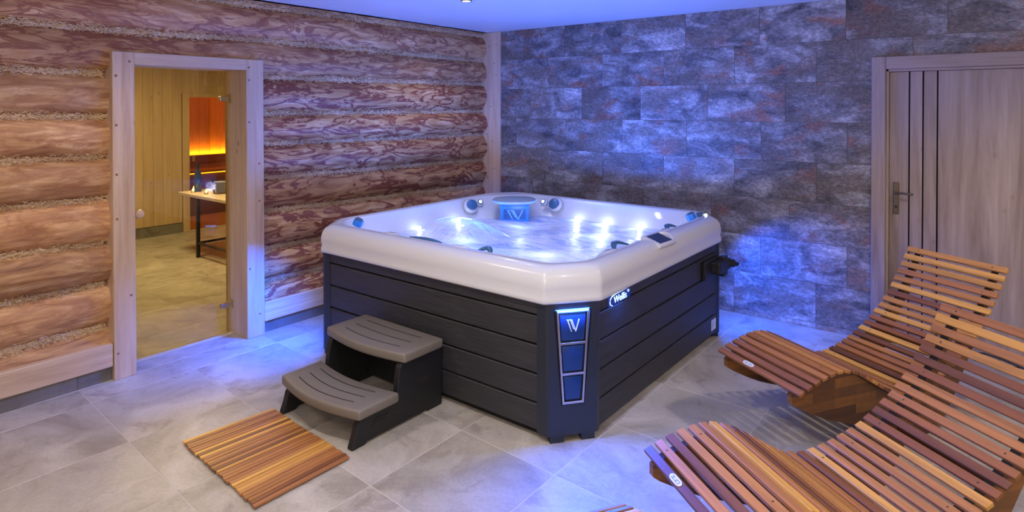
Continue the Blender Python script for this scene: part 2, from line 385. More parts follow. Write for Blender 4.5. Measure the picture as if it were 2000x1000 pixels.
for k, z0, z1 in rows:
    ph = .126 if k < 0 else PH[k]
    xs = [.131] + [ph + .6048 * j for j in range(0, 10) if .14 < ph + .6048 * j < XR] + [XR]
    for a, b in zip(xs[:-1], xs[1:]):
        if z0 >= DZ or b <= DX0 + .02 or a >= DX1 - .02: stone(a, b, z0, z1)
        elif z1 > DZ:
            stone(a, b, DZ - .0, z1)
            if a < DX0: stone(a, DX0 + .02, z0, DZ)
            if b > DX1: stone(DX1 - .02, b, z0, DZ)
        else:
            if a < DX0 + .02: stone(a, DX0 + .02, z0, z1)
            if b > DX1 - .02: stone(DX1 - .02, b, z0, z1)
# corner post scribed round the log ends
t = boxo('trim_1', M['spruce'], None, -.24, .131, -.03, .005, 0, CEIL - .002, .003); struct(t, 'pale spruce corner post where logs meet slate wall')
for j in range(24):
    MB().lathe([(.0001, 0), (.006, .0006), (.005, .002), (.0001, .0022)], 8, R=Matrix.Rotation(pi / 2, 3, 'X')).obj('knot', M['core'], t, loc=(.18 + rnd.uniform(-.16, .125) - .18 + .055, -.0172, rnd.uniform(-1.1, 1.18)))
# ------------------------------------------------------------------ log wall
DY0, DY1, OY0, OY1, DH, OH = -3.563, -2.583, -3.44, -2.715, 1.998, 1.922
wl = struct(MB().box(-.27, -.15, YF, DY0 + .02, 0, CEIL + .05).box(-.27, -.15, DY1 - .02, .005, 0, CEIL + .05).box(-.27, -.15, DY0 + .02, DY1 - .02, DH - .01, CEIL + .05).obj('wall_left', M['core']), 'log wall of peeled tan logs chinked with wood wool')
KY = [-6.1, -4.08, -3.59, -2.56, -.03]
SE = [[2.405] * 5, [2.14, 2.135, 2.128, 2.150, 2.137], [1.875, 1.871, 1.868, 1.88, 1.90], [1.612, 1.61, 1.60, 1.61, 1.606], [1.365, 1.363, 1.353, 1.387, 1.364],
      [1.10, 1.102, 1.106, 1.134, 1.10], [.845, .843, .823, .881, .827], [.57, .576, .585, .60, .56], [.305, .309, .318, .37, .31], [.03] * 5]
SE = [[2.68] * 5] + SE
def seam(i, y):
    k = 0
    while k < 3 and y > KY[k + 1]: k += 1
    t = (y - KY[k]) / (KY[k + 1] - KY[k]); return SE[i][k] * (1 - t) + SE[i][k + 1] * t
def log(i, y0, y1, over=False):
    n = max(2, int((y1 - y0) / .05)); ys = [y0 + (y1 - y0) * j / n for j in range(n + 1)]
    if over: ys = sorted(ys + [DY0 - .001, DY0 + .001, DY1 - .001, DY1 + .001])
    rs = [rnd.uniform(0, 6.28) for _ in range(8)]; bulge = rnd.uniform(-.010, .012); lps = []
    kn = [(rnd.uniform(y0, y1), rnd.uniform(-.9, .9)) for _ in range(int((y1 - y0) * 2))]
    cy = (y0 + y1) / 2; cz = (seam(i, cy) + seam(i + 1, cy)) / 2
    for y in ys:
        zt, zb = seam(i, y), seam(i + 1, y); zc = (zt + zb) / 2; rz = (zt - zb) / 2 + .010; lp = []
        for a in range(19):
            an = radians(-95 + 190 * a / 18)
            r = 1 + .025 * sin(2.1 * y + rs[0] + 2 * an) + .018 * sin(5.3 * y + rs[1] - 3 * an) + .012 * sin(11 * y + rs[2] + 4 * an) + .006 * sin(23 * y + rs[3] - 7 * an)
            for ky, ka in kn: r += .035 * math.exp(-((y - ky) / .05) ** 2 - ((an - ka) / .25) ** 2)
            x = -.172 + (.135 + bulge) * r * cos(an); z = zc + rz * (1 + (r - 1) * .5) * sin(an)
            if over and DY0 < y < DY1: z = max(z, DH - .004)
            z = min(z, CEIL - .003); lp.append((x, y - cy, z - cz))
        lps.append(lp)
    o = MB().loops(lps, True, True, False).obj('log', M['log'], wl, True, loc=(0, cy, cz), angle=60)
    w = {True: 1.0, False: .30}[y0 > -3] if i > 2 else .75; o.color = (w, w, w, 1)
for i in range(10):
    if i <= 1: log(i, YF + .01, -.034)
    elif i == 2: log(i, YF + .01, -.034, True)
    else:
        log(i, YF + .01, DY0 + .002); log(i, DY1 - .002, -.034)
# wood wool between the logs
def straw(i, y0, y1):
    mb = MB(); y = y0; pts = []
    while y < y1:
        pts.append((-.124 + rnd.uniform(-.006, .006), y, seam(i, y) + rnd.uniform(-.004, .004))); y += .03
    mb.tube(pts, .026, 6)
    n = int((y1 - y0) * 900)
    for _ in range(n):
        y = rnd.uniform(y0 + .02, y1 - .02); z = seam(i, y) + rnd.gauss(0, .013); x = -.088 + rnd.gauss(0, .008)
        a = rnd.uniform(0, 2 * pi); ln = rnd.uniform(.015, .045); w = rnd.uniform(.0010, .0024); cu = rnd.uniform(-2.5, 2.5); p = Vector((x, y, z)); ps = []
        for q in range(4):
            ps.append(p.copy()); p = p + Vector((rnd.uniform(-.25, .45) * ln / 3, cos(a) * ln / 3, sin(a) * ln / 3 * .75)); a += cu / 3
        vs = []
        for q in ps: vs += [(q.x, q.y, q.z - w), (q.x + .001, q.y, q.z + w)]
        mb.add(vs, [(0, 2, 3, 1), (2, 4, 5, 3), (4, 6, 7, 5)])
    o = mb.obj('wood_wool', M['straw'], wl); o['kind'] = 'stuff'
for i in range(1, 10):
    if i <= 2: straw(i, -4.9, -.035)
    else: straw(i, -4.9, DY0 - .001); straw(i, DY1 + .001, -.035)
# board and tile skirting under the logs
for nm, y0, y1 in (('baseboard_left', YF, DY0 - .004), ('baseboard_left.001', DY1 + .004, -.03)):
    o = struct(boxo('baseboard_left', M['spruce_y'], None, -.06, -.002, y0, y1, .0885, .2277, .004), 'pale spruce board under the logs, ' + ('left' if y1 < -3 else 'right') + ' of the glass door')
    ys = [y0] + [v for v in (-5.53, -4.93, -4.33, -3.745, -2.605 + 9, -2.0, -1.4, -.8, -.2) if y0 + .05 < v < y1 - .05] + [y1]
    for a, b in zip(ys[:-1], ys[1:]):
        MB().box(-.04, .0, (a - b) / 2 + .001, (b - a) / 2 - .001, -.044, .044).obj('skirting_tile', M['skirtile'], o, loc=(.031 - .0315, (a + b) / 2 - (y0 + y1) / 2, .0443 - .1581))
# ------------------------------------------------------------------ door 1: glass door in spruce frame
d1 = struct(empty('door_1', (0, (OY0 + OY1) / 2, 0)), 'amber glass door in a heavy pale spruce frame')
oy = (OY0 + OY1) / 2
def part1(name, m, x0, x1, y0, y1, z0, z1, bv=.003): return boxo(name, m, d1, x0, x1, y0 - oy, y1 - oy, z0, z1, bv)
part1('jamb', M['spruce'], -.30, .004, DY0, OY0, 0, DH); part1('jamb', M['spruce'], -.30, .004, OY1, DY1, 0, DH)
part1('lintel', M['spruce_y'], -.30, .003, OY0, OY1, OH, DH)
part1('threshold', M['beige'], -.235, -.185, OY0, OY1, 0, .008, .002)
part1('glass_pane', M['glass'], -.222, -.214, OY0 + .004, OY1 - .025, .012, OH - .004, 0)
for y0, y1 in ((DY0, OY0), (OY1, DY1)):
    for z in (.16, .5, .98, 1.25, 1.55, 1.85, 1.94):
        yy = y0 + rnd.choice((.02, .095)); MB().lathe([(.0001, 0), (.008, .0008), (.0075, .002), (.0001, .0024)], 10, R=Matrix.Rotation(pi / 2, 3, 'Y')).obj('screw_plug', M['bench'], d1, loc=(.0035, yy - oy, z))
for z in (1.718, .216):
    h = MB().box(-.235, -.20, OY1 - .085 - oy, OY1 - .02 - oy, z - .017, z + .017).obj('hinge', M['brass'], d1, bevel=.004)
    MB().box(-.245, -.195, OY1 - .006 - oy, OY1 - .0005 - oy, z - .032, z + .032).obj('hinge_leaf', M['brass'], h, bevel=.001)
kn = MB().lathe([(.0001, 0), (.016, 0), (.013, .018), (.016, .026), (.027, .036), (.031, .05), (.027, .063), (.015, .07), (.0001, .072)], 20, R=Matrix.Rotation(pi / 2, 3, 'Y')).obj('knob', M['knob'], d1, True, loc=(-.214, -3.355 - oy, .967))
# ------------------------------------------------------------------ next room seen through the glass
LX = -4.29; SY0, SY1, SZ = -1.153, -.33, 1.79
wf = struct(MB().box(LX - .1, LX - .012, -4.6, SY0 - .03, -.1, CEIL).box(LX - .1, LX - .012, SY1 + .03, 1.5, -.1, CEIL).box(LX - .1, LX - .012, SY0 - .03, SY1 + .03, SZ + .03, CEIL).obj('wall_far', M['core']), 'pale vertical plank wall of the next room')
y = -4.55
while y < 1.4:
    y1 = y + .118
    a, b = y + .0012, y1 - .0012
    if b < SY0 - .02 or a > SY1 + .02: boxo('plank', M['plank'], wf, LX - .012, LX, a, b, .13, 2.42, .002)
    else: boxo('plank', M['plank'], wf, LX - .012, LX, a, b, SZ + .045, 2.42, .002)
    y = y1
o = struct(MB().box(LX - .0, LX + .012, -4.5, SY0 - .085, 0, .125).box(LX - .0, LX + .012, SY1 + .085, 1.4, 0, .125).obj('baseboard_far', M['skirtile']), 'grey tile skirting of the next room')
struct(MB().box(-4.4, -.27, -4.6, 1.5, CEIL, CEIL + .1).obj('ceiling_next_room', M['plaster']))
struct(MB().box(-4.4, -.27, -4.7, -4.6, -.1, CEIL).obj('wall_next_room_front', M['plank']))
struct(MB().box(-4.4, -.27, 1.5, 1.6, -.1, CEIL).obj('wall_next_room_back', M['plank']))
d3 = struct(empty('door_3', (LX, 0, 0)), 'brown glass sauna door in a pale frame, glowing orange')
for a, b, c, e in ((SY0 - .085, SY0, 0, SZ + .055), (SY1, SY1 + .085, 0, SZ + .055), (SY0, SY1, SZ, SZ + .055)): boxo('casing', M['plank'], d3, -.09, .02, a, b, c, e, .003)
boxo('glass_pane', M['sglass'], d3, -.06, -.052, SY0 + .003, SY1 - .003, .01, SZ - .004)
boxo('pull_handle', M['bench'], d3, -.05, .0, SY0 + .05, SY0 + .09, .92, 1.0, .012)
# sauna cabin
ws = struct(MB().box(-6.6, -6.3, -1.3, 1.5, -.1, CEIL).obj('wall_sauna_back', M['core']), 'orange lit sauna wall planks')
for k in range(16): boxo('plank', M['sauna'], ws, -6.3, -6.285, -1.3 + .175 * k + .001, -1.3 + .175 * (k + 1) - .001, 0, 2.3, .002)
struct(MB().box(-6.3, LX - .1, -1.4, -1.3, -.1, CEIL).obj('wall_sauna_left', M['sauna'])); struct(MB().box(-6.3, LX - .1, 1.4, 1.5, -.1, CEIL).obj('wall_sauna_right', M['sauna'])); struct(MB().box(-6.4, LX - .1, -1.4, 1.5, 2.3, 2.4).obj('ceiling_sauna', M['sauna']))
bn = thing(empty('sauna_bench', (-6.0, .2, 0)), 'dark two tier sauna bench behind the brown glass door', 'bench')
boxo('backrest', M['bench'], bn, -.25, -.22, -1.4, 1.1, .74, .86, .004)
for k in range(3): boxo('upper_slat', M['bench'], bn, -.24 + .16 * k, -.10 + .16 * k, -1.4, 1.1, .62, .65, .004)
for k in range(2): boxo('lower_slat', M['bench'], bn, .28 + .16 * k, .42 + .16 * k, -1.4, 1.1, .27, .30, .004)
boxo('riser', M['bench'], bn, .22, .24, -1.4, 1.1, .30, .62, .003); boxo('lower_riser', M['bench'], bn, .56, .58, -1.4, 1.1, 0, .27, .003)
lab(boxo('led_strip', M['amber'], bn, -.275, -.262, -1.4, 1.1, .862, .868), 'amber light strip above the backrest'); lab(boxo('led_strip', M['amber'], bn, .243, .250, -1.4, 1.1, .60, .612), 'amber light strip under the bench')
lamp('bench_led_lamp', 'AREA', (-6.24, .2, .875), 26, (1, .52, .05), .04, (-6.29, .2, 2.2), sy=2.4).rotation_euler = (0, pi - .25, 0)
# vent, table and what stands on it
vg = thing(empty('vent_grille', (LX, -.80, 2.03)), 'slatted pale wooden vent grille high on the plank wall', 'vent')
boxo('vent_frame', M['plank'], vg, 0, .012, -.15, .15, -.085, .075, .002)
for k in range(9): boxo('vent_slat', M['plank'], vg, .012, .018, -.13, .13, -.072 + .0155 * k, -.064 + .0155 * k)
tb = thing(empty('side_table', (-2.72, -1.78, 0)), 'black legged wooden table in the next room behind glass', 'table')
boxo('table_top', M['tabletop'], tb, -.36, .80, -.05, .60, .665, .70, .004)
for x, y in ((0, 0), (0, .52), (.72, 0), (.72, .52)): boxo('leg', M['iron'], tb, x - .017, x + .017, y - .017, y + .017, 0, .665, .002)
for y in (0, .52): boxo('stretcher', M['iron'], tb, .017, .703, y - .012, y + .012, .15, .174, .002)
for x in (0, .72): boxo('stretcher', M['iron'], tb, x - .012, x + .012, .017, .503, .15, .174, .002)
bo = thing(empty('bottle', (-2.93, -1.68, .70)), 'dark blue wine bottle standing on the table behind glass', 'bottle')
MB().lathe([(.0001, .0), (.036, 0), (.040, .008), (.040, .17), (.036, .20), (.020, .24), (.0145, .27), (.0145, .30)], 20).obj('glass_body', M['bottle'], bo, True)
MB().lathe([(.0001, .255), (.0165, .255), (.0165, .325), (.0001, .327)], 14).obj('foil_neck', M['foil'], bo, True)
bk = thing(empty('ice_bucket', (-2.58, -1.60, .70)), 'clear glass ice bucket on the table right of the bottle', 'bucket')
MB().lathe([(.0001, 0), (.07, 0), (.10, .16), (.096, .16), (.066, .006), (.0001, .006)], 22).obj('glass_bowl', M['clear'], bk, True)
MB().lathe([(.0001, .02), (.062, .02), (.082, .13), (.0001, .135)], 14).obj('ice', plain('pale_ice', (.35, .40, .62), .2), bk)
for (x, y), w in zip(((-3.06, -1.66), (-2.86, -1.765), (-2.62, -1.735)), ('left of the bottle, leftmost of three', 'in front of the bottle, middle of three', 'in front of the glass bucket, rightmost of three')):
    c = thing(empty('tealight', (x, y, .70)), 'lit tealight candle ' + w, 'candle', 'tealights on the table')
    MB().lathe([(.0001, 0), (.019, 0), (.020, .02), (.0001, .02)], 14).obj('cup', M['clear'], c, True)
    MB().lathe([(.0001, .021), (.010, .026), (.012, .034), (.007, .046), (.0001, .058)], 10).obj('flame', M['flame'], c, True)
    lamp('candle_lamp', 'POINT', (x, y, .76), .12, (1, .6, .2), .01)
# ------------------------------------------------------------------ door 2 in the slate wall
d2 = struct(empty('door_2', (DX0, 0, 0)), 'greyed oak laminate door with three dark vertical lines')
cw = .088; dw = DX1 - DX0
boxo('casing', M['oak'], d2, 0, cw, -.022, .02, 0, DZ, .004); boxo('casing', M['oak'], d2, dw - cw, dw, -.022, .02, 0, DZ, .004)
boxo('casing_head', M['oakx'], d2, cw, dw - cw, -.022, .02, DZ - cw, DZ, .004)
boxo('rebate', M['oak'], d2, cw, cw + .018, -.008, .05, 0, DZ - cw, .003); boxo('rebate', M['oak'], d2, dw - cw - .018, dw - cw, -.008, .05, 0, DZ - cw, .003); boxo('rebate_head', M['oakx'], d2, cw, dw - cw, -.008, .05, DZ - cw - .018, DZ - cw, .003)
boxo('door_core', M['slot'], d2, cw + .012, dw - cw - .012, .045, .06, .006, DZ - cw - .012)
gx = [.103, .224, .303, .384, dw - cw - .016]
for a, b in zip(gx[:-1], gx[1:]): boxo('door_panel', M['oak'], d2, a + .0045, b - .0045, .018, .045, .008, DZ - cw - .02, .001)
hd = boxo('handle_plate', M['antique'], d2, .131, .167, .010, .018, .91, 1.132, .006, 2)
MB().tube([(0, -.004, .037), (0, -.048, .037)], .010, 10).obj('spindle', M['antique'], hd, True)
MB().tube([(-.004, -.048, .037), (.02, -.050, .040), (.05, -.050, .041), (.08, -.048, .036), (.105, -.047, .038)], .0075, 10).obj('lever', M['antique'], hd, True)
MB().lathe([(.0001, 0), (.008, .0), (.008, .002), (.0001, .002)], 10, R=Matrix.Rotation(pi / 2, 3, 'X')).obj('keyhole', M['slot'], hd, loc=(0, -.003, -.06))
# ------------------------------------------------------------------ hot tub
TX0, TX1, TY0, TY1 = .46, 2.66, -2.56, -.38
def octo(d, bl=0.0, rf=.03, cx=.19, cy=.235, n=5):
    # rounded octagon inset by d; bl = further inset of the back left chamfer
    X0, X1, Y0, Y1 = TX0, TX1, TY0, TY1
    P = [(X0 + cx, Y0), (X1 - cx, Y0), (X1, Y0 + cy), (X1, Y1 - cy), (X1 - cx, Y1), (X0 + cx, Y1), (X0, Y1 - cy), (X0, Y0 + cy)]
    ed = []
    for i in range(8):
        a, b = Vector(P[i]), Vector(P[(i + 1) % 8]); t = (b - a).normalized(); nn = Vector((-t.y, t.x))
        ed.append((a + nn * (d + (bl if i == 5 else 0)), t))
    C = []
    for i in range(8):
        (p, r), (q, s) = ed[i - 1], ed[i]
        den = r.x * s.y - r.y * s.x; w = q - p; k = (w.x * s.y - w.y * s.x) / den; C.append(p + r * k)
    out = []
    for i in range(8):
        a, c, b = C[i - 1], C[i], C[(i + 1) % 8]; u, v = (a - c), (b - c)
        m = min(rf, .45 * min(u.length, v.length)); u.normalize(); v.normalize()
        p0, p2 = c + u * m, c + v * m
        for k in range(n):
            t = k / (n - 1); out.append(tuple((1 - t) ** 2 * p0 + 2 * t * (1 - t) * c + t * t * p2))
    return out
ZT = .866; WZ = .712
tub = thing(empty('hot_tub', (1.55, -1.45, 0)), 'square hot tub with pearl white rim and charcoal plank sides', 'hot tub')
tc = Vector((1.55, -1.45, 0))
def tl(p): return (p[0] - tc.x, p[1] - tc.y, p[2])
prof = [(.06, .69, 0, .016), (.004, .69, 0, .016), (0, .698, 0, .016), (.0, .715, 0, .016), (.007, .742, 0, .016), (.001, .765, 0, .016), (.003, .795, 0, .016), (.011, .824, 0, .016), (.027, .848, 0, .016), (.05, .862, 0, .05), (.08, ZT, .0, .06), (.098, ZT, .02, .06),
        (.104, ZT - .004, .05, .06), (.110, ZT - .001, .09, .06), (.118, ZT - .001, .115, .06), (.130, ZT - .012, .13, .07), (.142, ZT - .035, .15, .08), (.170, .79, .20, .1), (.215, WZ, .30, .12), (.26, .64, .32, .14), (.33, .54, .30, .16), (.42, .46, .25, .16)]
loops = [[tl((x, y, z)) for x, y in octo(d, bl, rf)] for d, z, bl, rf in prof]
sh = MB().loops(loops, False, True).obj('shell', M['shell'], tub, True, angle=75); lab(sh, 'pearl white moulded acrylic rim and basin')
# dark body behind the planks
fx0, fx1, fy0, fy1 = .50, 2.63, -2.53, -.41
def body(ins, z0, z1): return [[tl((x, y, z)) for x, y in octo(.03 + ins, 0, .01)] for z in (z0, z1)]
MB().loops(body(.022, .06, .70)).obj('inner_body', M['black'], tub)
MB().loops(body(.05, .0, .06), True, True).obj('plinth', M['slot'], tub)
GZ = [.047, .180, .326, .473, .620, .693]
A = {'FR': ((2.468, -2.53), (2.63, -2.325)), 'BR': ((2.63, -.615), (2.468, -.41)), 'BL': ((.662, -.41), (.50, -.615)), 'FL': ((.50, -2.325), (.662, -2.53))}
for a, b in zip(GZ[:-1], GZ[1:]):
    z0, z1 = a + (.0045 if a > .05 else 0), b - (.0045 if b < .69 else 0)
    boxo('skirt_plank', M['skirt'], tub, .68 - tc.x, 2.462 - tc.x, fy0 - tc.y, fy0 + .024 - tc.y, z0, z1, .004, 1)
    boxo('skirt_plank', M['skirt'], tub, fx1 - .024 - tc.x, fx1 - tc.x, -2.318 - tc.y, -.63 - tc.y, z0, z1, .004, 1)
    boxo('skirt_plank', M['skirt'], tub, .68 - tc.x, 2.462 - tc.x, fy1 - .024 - tc.y, fy1 - tc.y, z0, z1, .004, 1)
    boxo('skirt_plank', M['skirt'], tub, fx0 - tc.x, fx0 + .024 - tc.x, -2.318 - tc.y, -.63 - tc.y, z0, z1, .004, 1)
def wlogo(mb, f, t0, t1):
    # double stroked W with a serif, in a unit box u 0..1, w 0..1
    st = [[(.0, 1), (.34, 1), (.36, .94), (.12, .93)], [(.03, .96), (.14, .96), (.40, .0), (.35, .0)],
          [(.34, 1.0), (.44, .97), (.74, .02), (.66, 0)], [(.24, .98), (.31, .98), (.56, .25), (.52, .18)], [(.93, 1.0), (1.0, 1.0), (.73, .0), (.66, .0)]]
    for s in st: mb.prism(s, t0, t1, f)
    return mb
def module(A0, B0, power, first, dn=.55, sp=135):
    A0, B0 = Vector(A0), Vector(B0); c = (A0 + B0) / 2; u = (B0 - A0).normalized(); n = Vector((u.y, -u.x)); w = (B0 - A0).length / 2
    R = Matrix(((u.x, -n.x, 0), (u.y, -n.y, 0), (0, 0, 1)))   # local x along chamfer, local -y outwards
    root = MB()
    yo = -.014; rec = .022
    o0, o1 = -w - .008, w + .008; zb, zt = .035, .69
    # sides, top, back
    root.add([(o0 + .012, yo, zb), (o1 - .012, yo, zb), (o1, yo + .012, zb), (o1 + .03, .045, zb), (o0 - .03, .045, zb), (o0, yo + .012, zb),
              (o0 + .012, yo, zt), (o1 - .012, yo, zt), (o1, yo + .012, zt), (o1 + .03, .045, zt), (o0 - .03, .045, zt), (o0, yo + .012, zt)],
             [(5, 4, 3, 2, 1, 0), (6, 7, 8, 9, 10, 11), (1, 2, 8, 7), (2, 3, 9, 8), (3, 4, 10, 9), (4, 5, 11, 10), (5, 0, 6, 11)])
    t = [(-.100, .660), (.100, .660), (.060, .185), (-.060, .185)]
    v = [(o0 + .012, yo, zt), (o1 - .012, yo, zt), (o1 - .012, yo, zb), (o0 + .012, yo, zb)] + [(x, yo, z) for x, z in t] + [(x * .97, yo + rec, z) for x, z in t]
    root.add(v, [(0, 1, 5, 4), (1, 2, 6, 5), (2, 3, 7, 6), (3, 0, 4, 7), (4, 5, 9, 8), (5, 6, 10, 9), (6, 7, 11, 10), (7, 4, 8, 11), (8, 9, 10, 11)])
    for s in (-1, 1): root.box(s * w * .62 - .035, s * w * .62 + .035, yo + .004, .04, .0, zb + .002)
    o = root.obj('corner_module', M['module'], tub)
    o.location = (c.x - tc.x, c.y - tc.y, 0); o.rotation_euler = R.to_euler(); lab(o, 'graphite corner column with lit blue recess' + (' facing the camera' if first else ''))
    yp = yo + .003
    def hw(z): return .056 + (z - .20) * (.086 - .056) / (.648 - .20)
    fr = MB(); zs = [.648, .490, .338, .196]
    for s in (-1, 1):
        a, b2 = hw(.648), hw(.196)
        fr.prism([(s * a, .652), (s * (a - .011), .652), (s * (b2 - .011), .190), (s * b2, .190)], yp, yp - .010, lambda x, z, q: (x, q, z))
    for i, z in enumerate(zs):
        hh = hw(z) - .004; fr.box(-hh, hh, yp - .0095, yp, z - .006, z + .006)
    MBo = fr.obj('chrome_frame', M['chrome'], o, bevel=.0015, seg=1); lab(MBo, 'brushed metal frame of three windows')
    for z1, z0 in zip(zs[:-1], zs[1:]):
        a, b2 = hw(z1) - .016, hw(z0) - .016
        MB().prism([(-a, z1 - .012), (a, z1 - .012), (b2, z0 + .012), (-b2, z0 + .012)], yo + rec, yo - .001, lambda x, z, q: (x, q, z)).obj('pad', M['pad'], o, True, bevel=.007)
    e = wlogo(MB(), lambda x, z, q: (-.034 + .068 * x, q, .548 + .060 * z), yo - .001, yo - .005).obj('emblem', M['label'], o); lab(e, 'silver W emblem')
    boxo('led_strip', M['led'], o, -.088, .088, yo + .002, yo + rec - .002, .655, .6585)
    boxo('side_led', plain_led, o, -.004, .004, -.002, .002, -.13, .13).location = (.0885, yo + rec - .004, .51)
    o.children[-1].rotation_euler = (0, radians(4.6), 0)
    P = Vector((c.x, c.y)) + n * .040
    lamp('corner_light', 'AREA', (P.x, P.y, .60), power, BLUE, .17, (P.x + n.x, P.y + n.y, .60 - dn), sy=.03).data.spread = radians(sp)
    P2 = Vector((c.x, c.y)) + n * .020
    lamp('recess_light', 'AREA', (P2.x, P2.y, .653), 5.5, (.03, .20, 1), .16, (P2.x - n.x * .12, P2.y - n.y * .12, .45), sy=.01)
plain_led = glow('blue_edge_light', (.02, .16, 1), 1.6)
for k, pw in (('FR', 20), ('BR', 13), ('BL', 3), ('FL', 17)): module(*A[k], pw, k == 'FR', *((.95, 108) if k == 'FL' else (.8, 125) if k == 'BR' else (.55, 135)))
# lit sign on the right side
def text(name, s, size, ext, m, parent, loc, rot):
    cu = bpy.data.curves.new(name, 'FONT'); cu.body = s; cu.size = size; cu.extrude = ext; cu.align_x = 'CENTER'; cu.align_y = 'CENTER'
    o = bpy.data.objects.new(name, cu); dg = bpy.context.evaluated_depsgraph_get(); COL.objects.link(o); dg.update()
    me = bpy.data.meshes.new_from_object(o.evaluated_get(dg)); bpy.data.objects.remove(o)
    q = bpy.data.objects.new(name, me); me.materials.clear(); me.materials.append(m); COL.objects.link(q); q.parent = parent; q.location = loc; q.rotation_euler = rot
    return q
sg = boxo('lit_sign', M['signblue'], tub, fx1 - .001 - tc.x, fx1 + .003 - tc.x, -2.215 - tc.y, -1.965 - tc.y, .622, .686, .001); lab(sg, 'glowing blue sign plate reading Wellis')
tx = text('sign_lettering', 'Wellis', .047, .0012, M['sign'], sg, (.004, .006, -.0085), (pi / 2, 0, pi / 2)); tx.scale = (1.2, 1.1, 1)
ring = [(.0045, .094 - .0075 * cos(2 * pi * k / 12), .008 + .0065 * sin(2 * pi * k / 12)) for k in range(13)]
MB().tube(ring, .0016, 6).obj('sign_ring', M['sign'], sg)
MB().tube([(.0045, y, z) for y, z in ((.075, .026), (.02, .025), (-.05, .023), (-.085, .018), (-.103, .006), (-.108, -.010), (-.102, -.024), (-.085, -.031))], .0028, 6).obj('sign_arc', M['sign'], sg)
lamp('sign_light', 'AREA', (fx1 + .03, -2.09, .66), 1.6, (.03, .15, 1), .2, (fx1 + .05, -2.05, .2), sy=.04)
# rating label at the far end
rl = boxo('rating_label', M['label'], tub, fx1 - tc.x, fx1 + .0012 - tc.x, -.735 - tc.y, -.648 - tc.y, .075, .150); lab(rl, 'small pale rating label')
for k in range(5): boxo('print_line', M['dim_ink'], rl, .0006, .0009, -.035, -.035 + .02 + .012 * (k % 3), -.025 + .011 * k, -.021 + .011 * k)
# control panel set in the right rim
cp = boxo('control_bezel', M['shell'], tub, -.070, .070, -.105, .105, -.012, .012, .010, 3, True); cp.location = (2.600 - tc.x, -1.535 - tc.y, .853); cp.rotation_euler = (0, radians(17), radians(-4))
lab(cp, 'white bezel of the control panel')
ds = boxo('display', M['screen'], cp, -.050, .050, -.073, .073, .011, .0135, .002); lab(ds, 'dark glass control display')
hb = MB()
for k in range(9):
    a = -1.1 + 2.2 * k / 8; hb.v += []
MB().tube([(.062 - .012 * abs(k - 4) / 4 - .03 * ((k - 4) / 4) ** 2, .088 + .026 * (1 - ((k - 4) / 4) ** 2), .004 - .004 * abs(k - 4) / 4) if False else (-.05 + .1 * k / 8, .088 + .020 * sin(pi * k / 8), .008 + .010 * sin(pi * k / 8)) for k in range(9)], .011, 8).obj('bezel_hood', M['shell'], cp, True)
# pillows and cascades on the near and right inner rim
def pillow(pts, r0, m, nm='pillow', flat=.5):
    mb = MB(); n = len(pts); lps = []
    for i, p in enumerate(pts):
        t = i / (n - 1); r = r0 * (max(.02, sin(pi * min(max(t, .03), .97))) ** .35)
        q = Vector(pts[min(i + 1, n - 1)]) - Vector(pts[max(i - 1, 0)]); a = Vector((q.y, -q.x, 0)).normalized()
        lps.append([tl(tuple(Vector(p) + a * r * cos(2 * pi * k / 10) + Vector((0, 0, r * flat * sin(2 * pi * k / 10))))) for k in range(10)])
    return mb.loops(lps, True, True).obj(nm, m, tub, True, angle=180)
lab(pillow([(1.36 + .26 * k / 6, -2.408 + .012 * sin(pi * k / 6), .853) for k in range(7)], .030, M['teal']), 'blue grey head pillow on the near rim')
for pts in ([(1.90 + .10 * k / 5, -2.40 + .035 * sin(pi * k / 5), .845 + .018 * sin(pi * k / 5)) for k in range(6)],
            [(2.500 - .045 * sin(pi * k / 5), -1.90 + .17 * k / 5, .845 + .020 * sin(pi * k / 5)) for k in range(6)],
            [(2.505 - .03 * sin(pi * k / 5), -1.19 + .13 * k / 5, .850 + .014 * sin(pi * k / 5)) for k in range(6)]):
    lab(pillow(pts, .020, M['teal'], 'cascade_spout', .6), 'dark teal water spout on the inner rim')
# corner bumps of the rim by the near pillows
for x in (1.22, 1.80):
    MB().loops([[tl((x + (.10 - .06 * q) * cos(2 * pi * k / 14), -2.432 + (.028 - .010 * q) * sin(2 * pi * k / 14), .855 + .014 * q)) for k in range(14)] for q in (0, .6, 1)], False, True).obj('rim_bump', M['shell'], tub, True, angle=180)
for y in (-2.02, -1.28):
    MB().loops([[tl((2.528 + (.032 - .012 * q) * cos(2 * pi * k / 14), y + (.12 - .07 * q) * sin(2 * pi * k / 14), .855 + .014 * q)) for k in range(14)] for q in (0, .6, 1)], False, True).obj('rim_bump', M['shell'], tub, True, angle=180)
# filter in the back left corner
fa = radians(39); fu = Vector((cos(fa), sin(fa), 0)); fn = Vector((sin(fa), -cos(fa), 0)); fc = Vector((1.055, -.962, 0))
fr = empty('filter_unit'); fr.parent = tub; fr.location = (fc.x - tc.x, fc.y - tc.y, 0); fr.rotation_euler = (0, 0, fa)
MB().prism([(-.124, 0), (.124, 0), (.118, .30), (-.118, .30)], .66, .842, lambda x, y, z: (x * (.93 if z < .7 else 1), y, z)).obj('filter_body', M['filter'], fr, bevel=.008)
lp = []
for q, z in ((.93, .846), (.985, .852), (1.0, .860), (.99, .870), (.94, .874)):
    lp.append([(q * .188 * (abs(cos(2 * pi * k / 36)) ** .8) * (1 if cos(2 * pi * k / 36) > 0 else -1), .128 + q * .185 * (abs(sin(2 * pi * k / 36)) ** .85) * (1 if sin(2 * pi * k / 36) > 0 else -.92), z) for k in range(36)])
lab(MB().loops(lp, True, True).obj('filter_lid', M['lid'], fr, True, angle=50), 'grey blue oval filter lid')
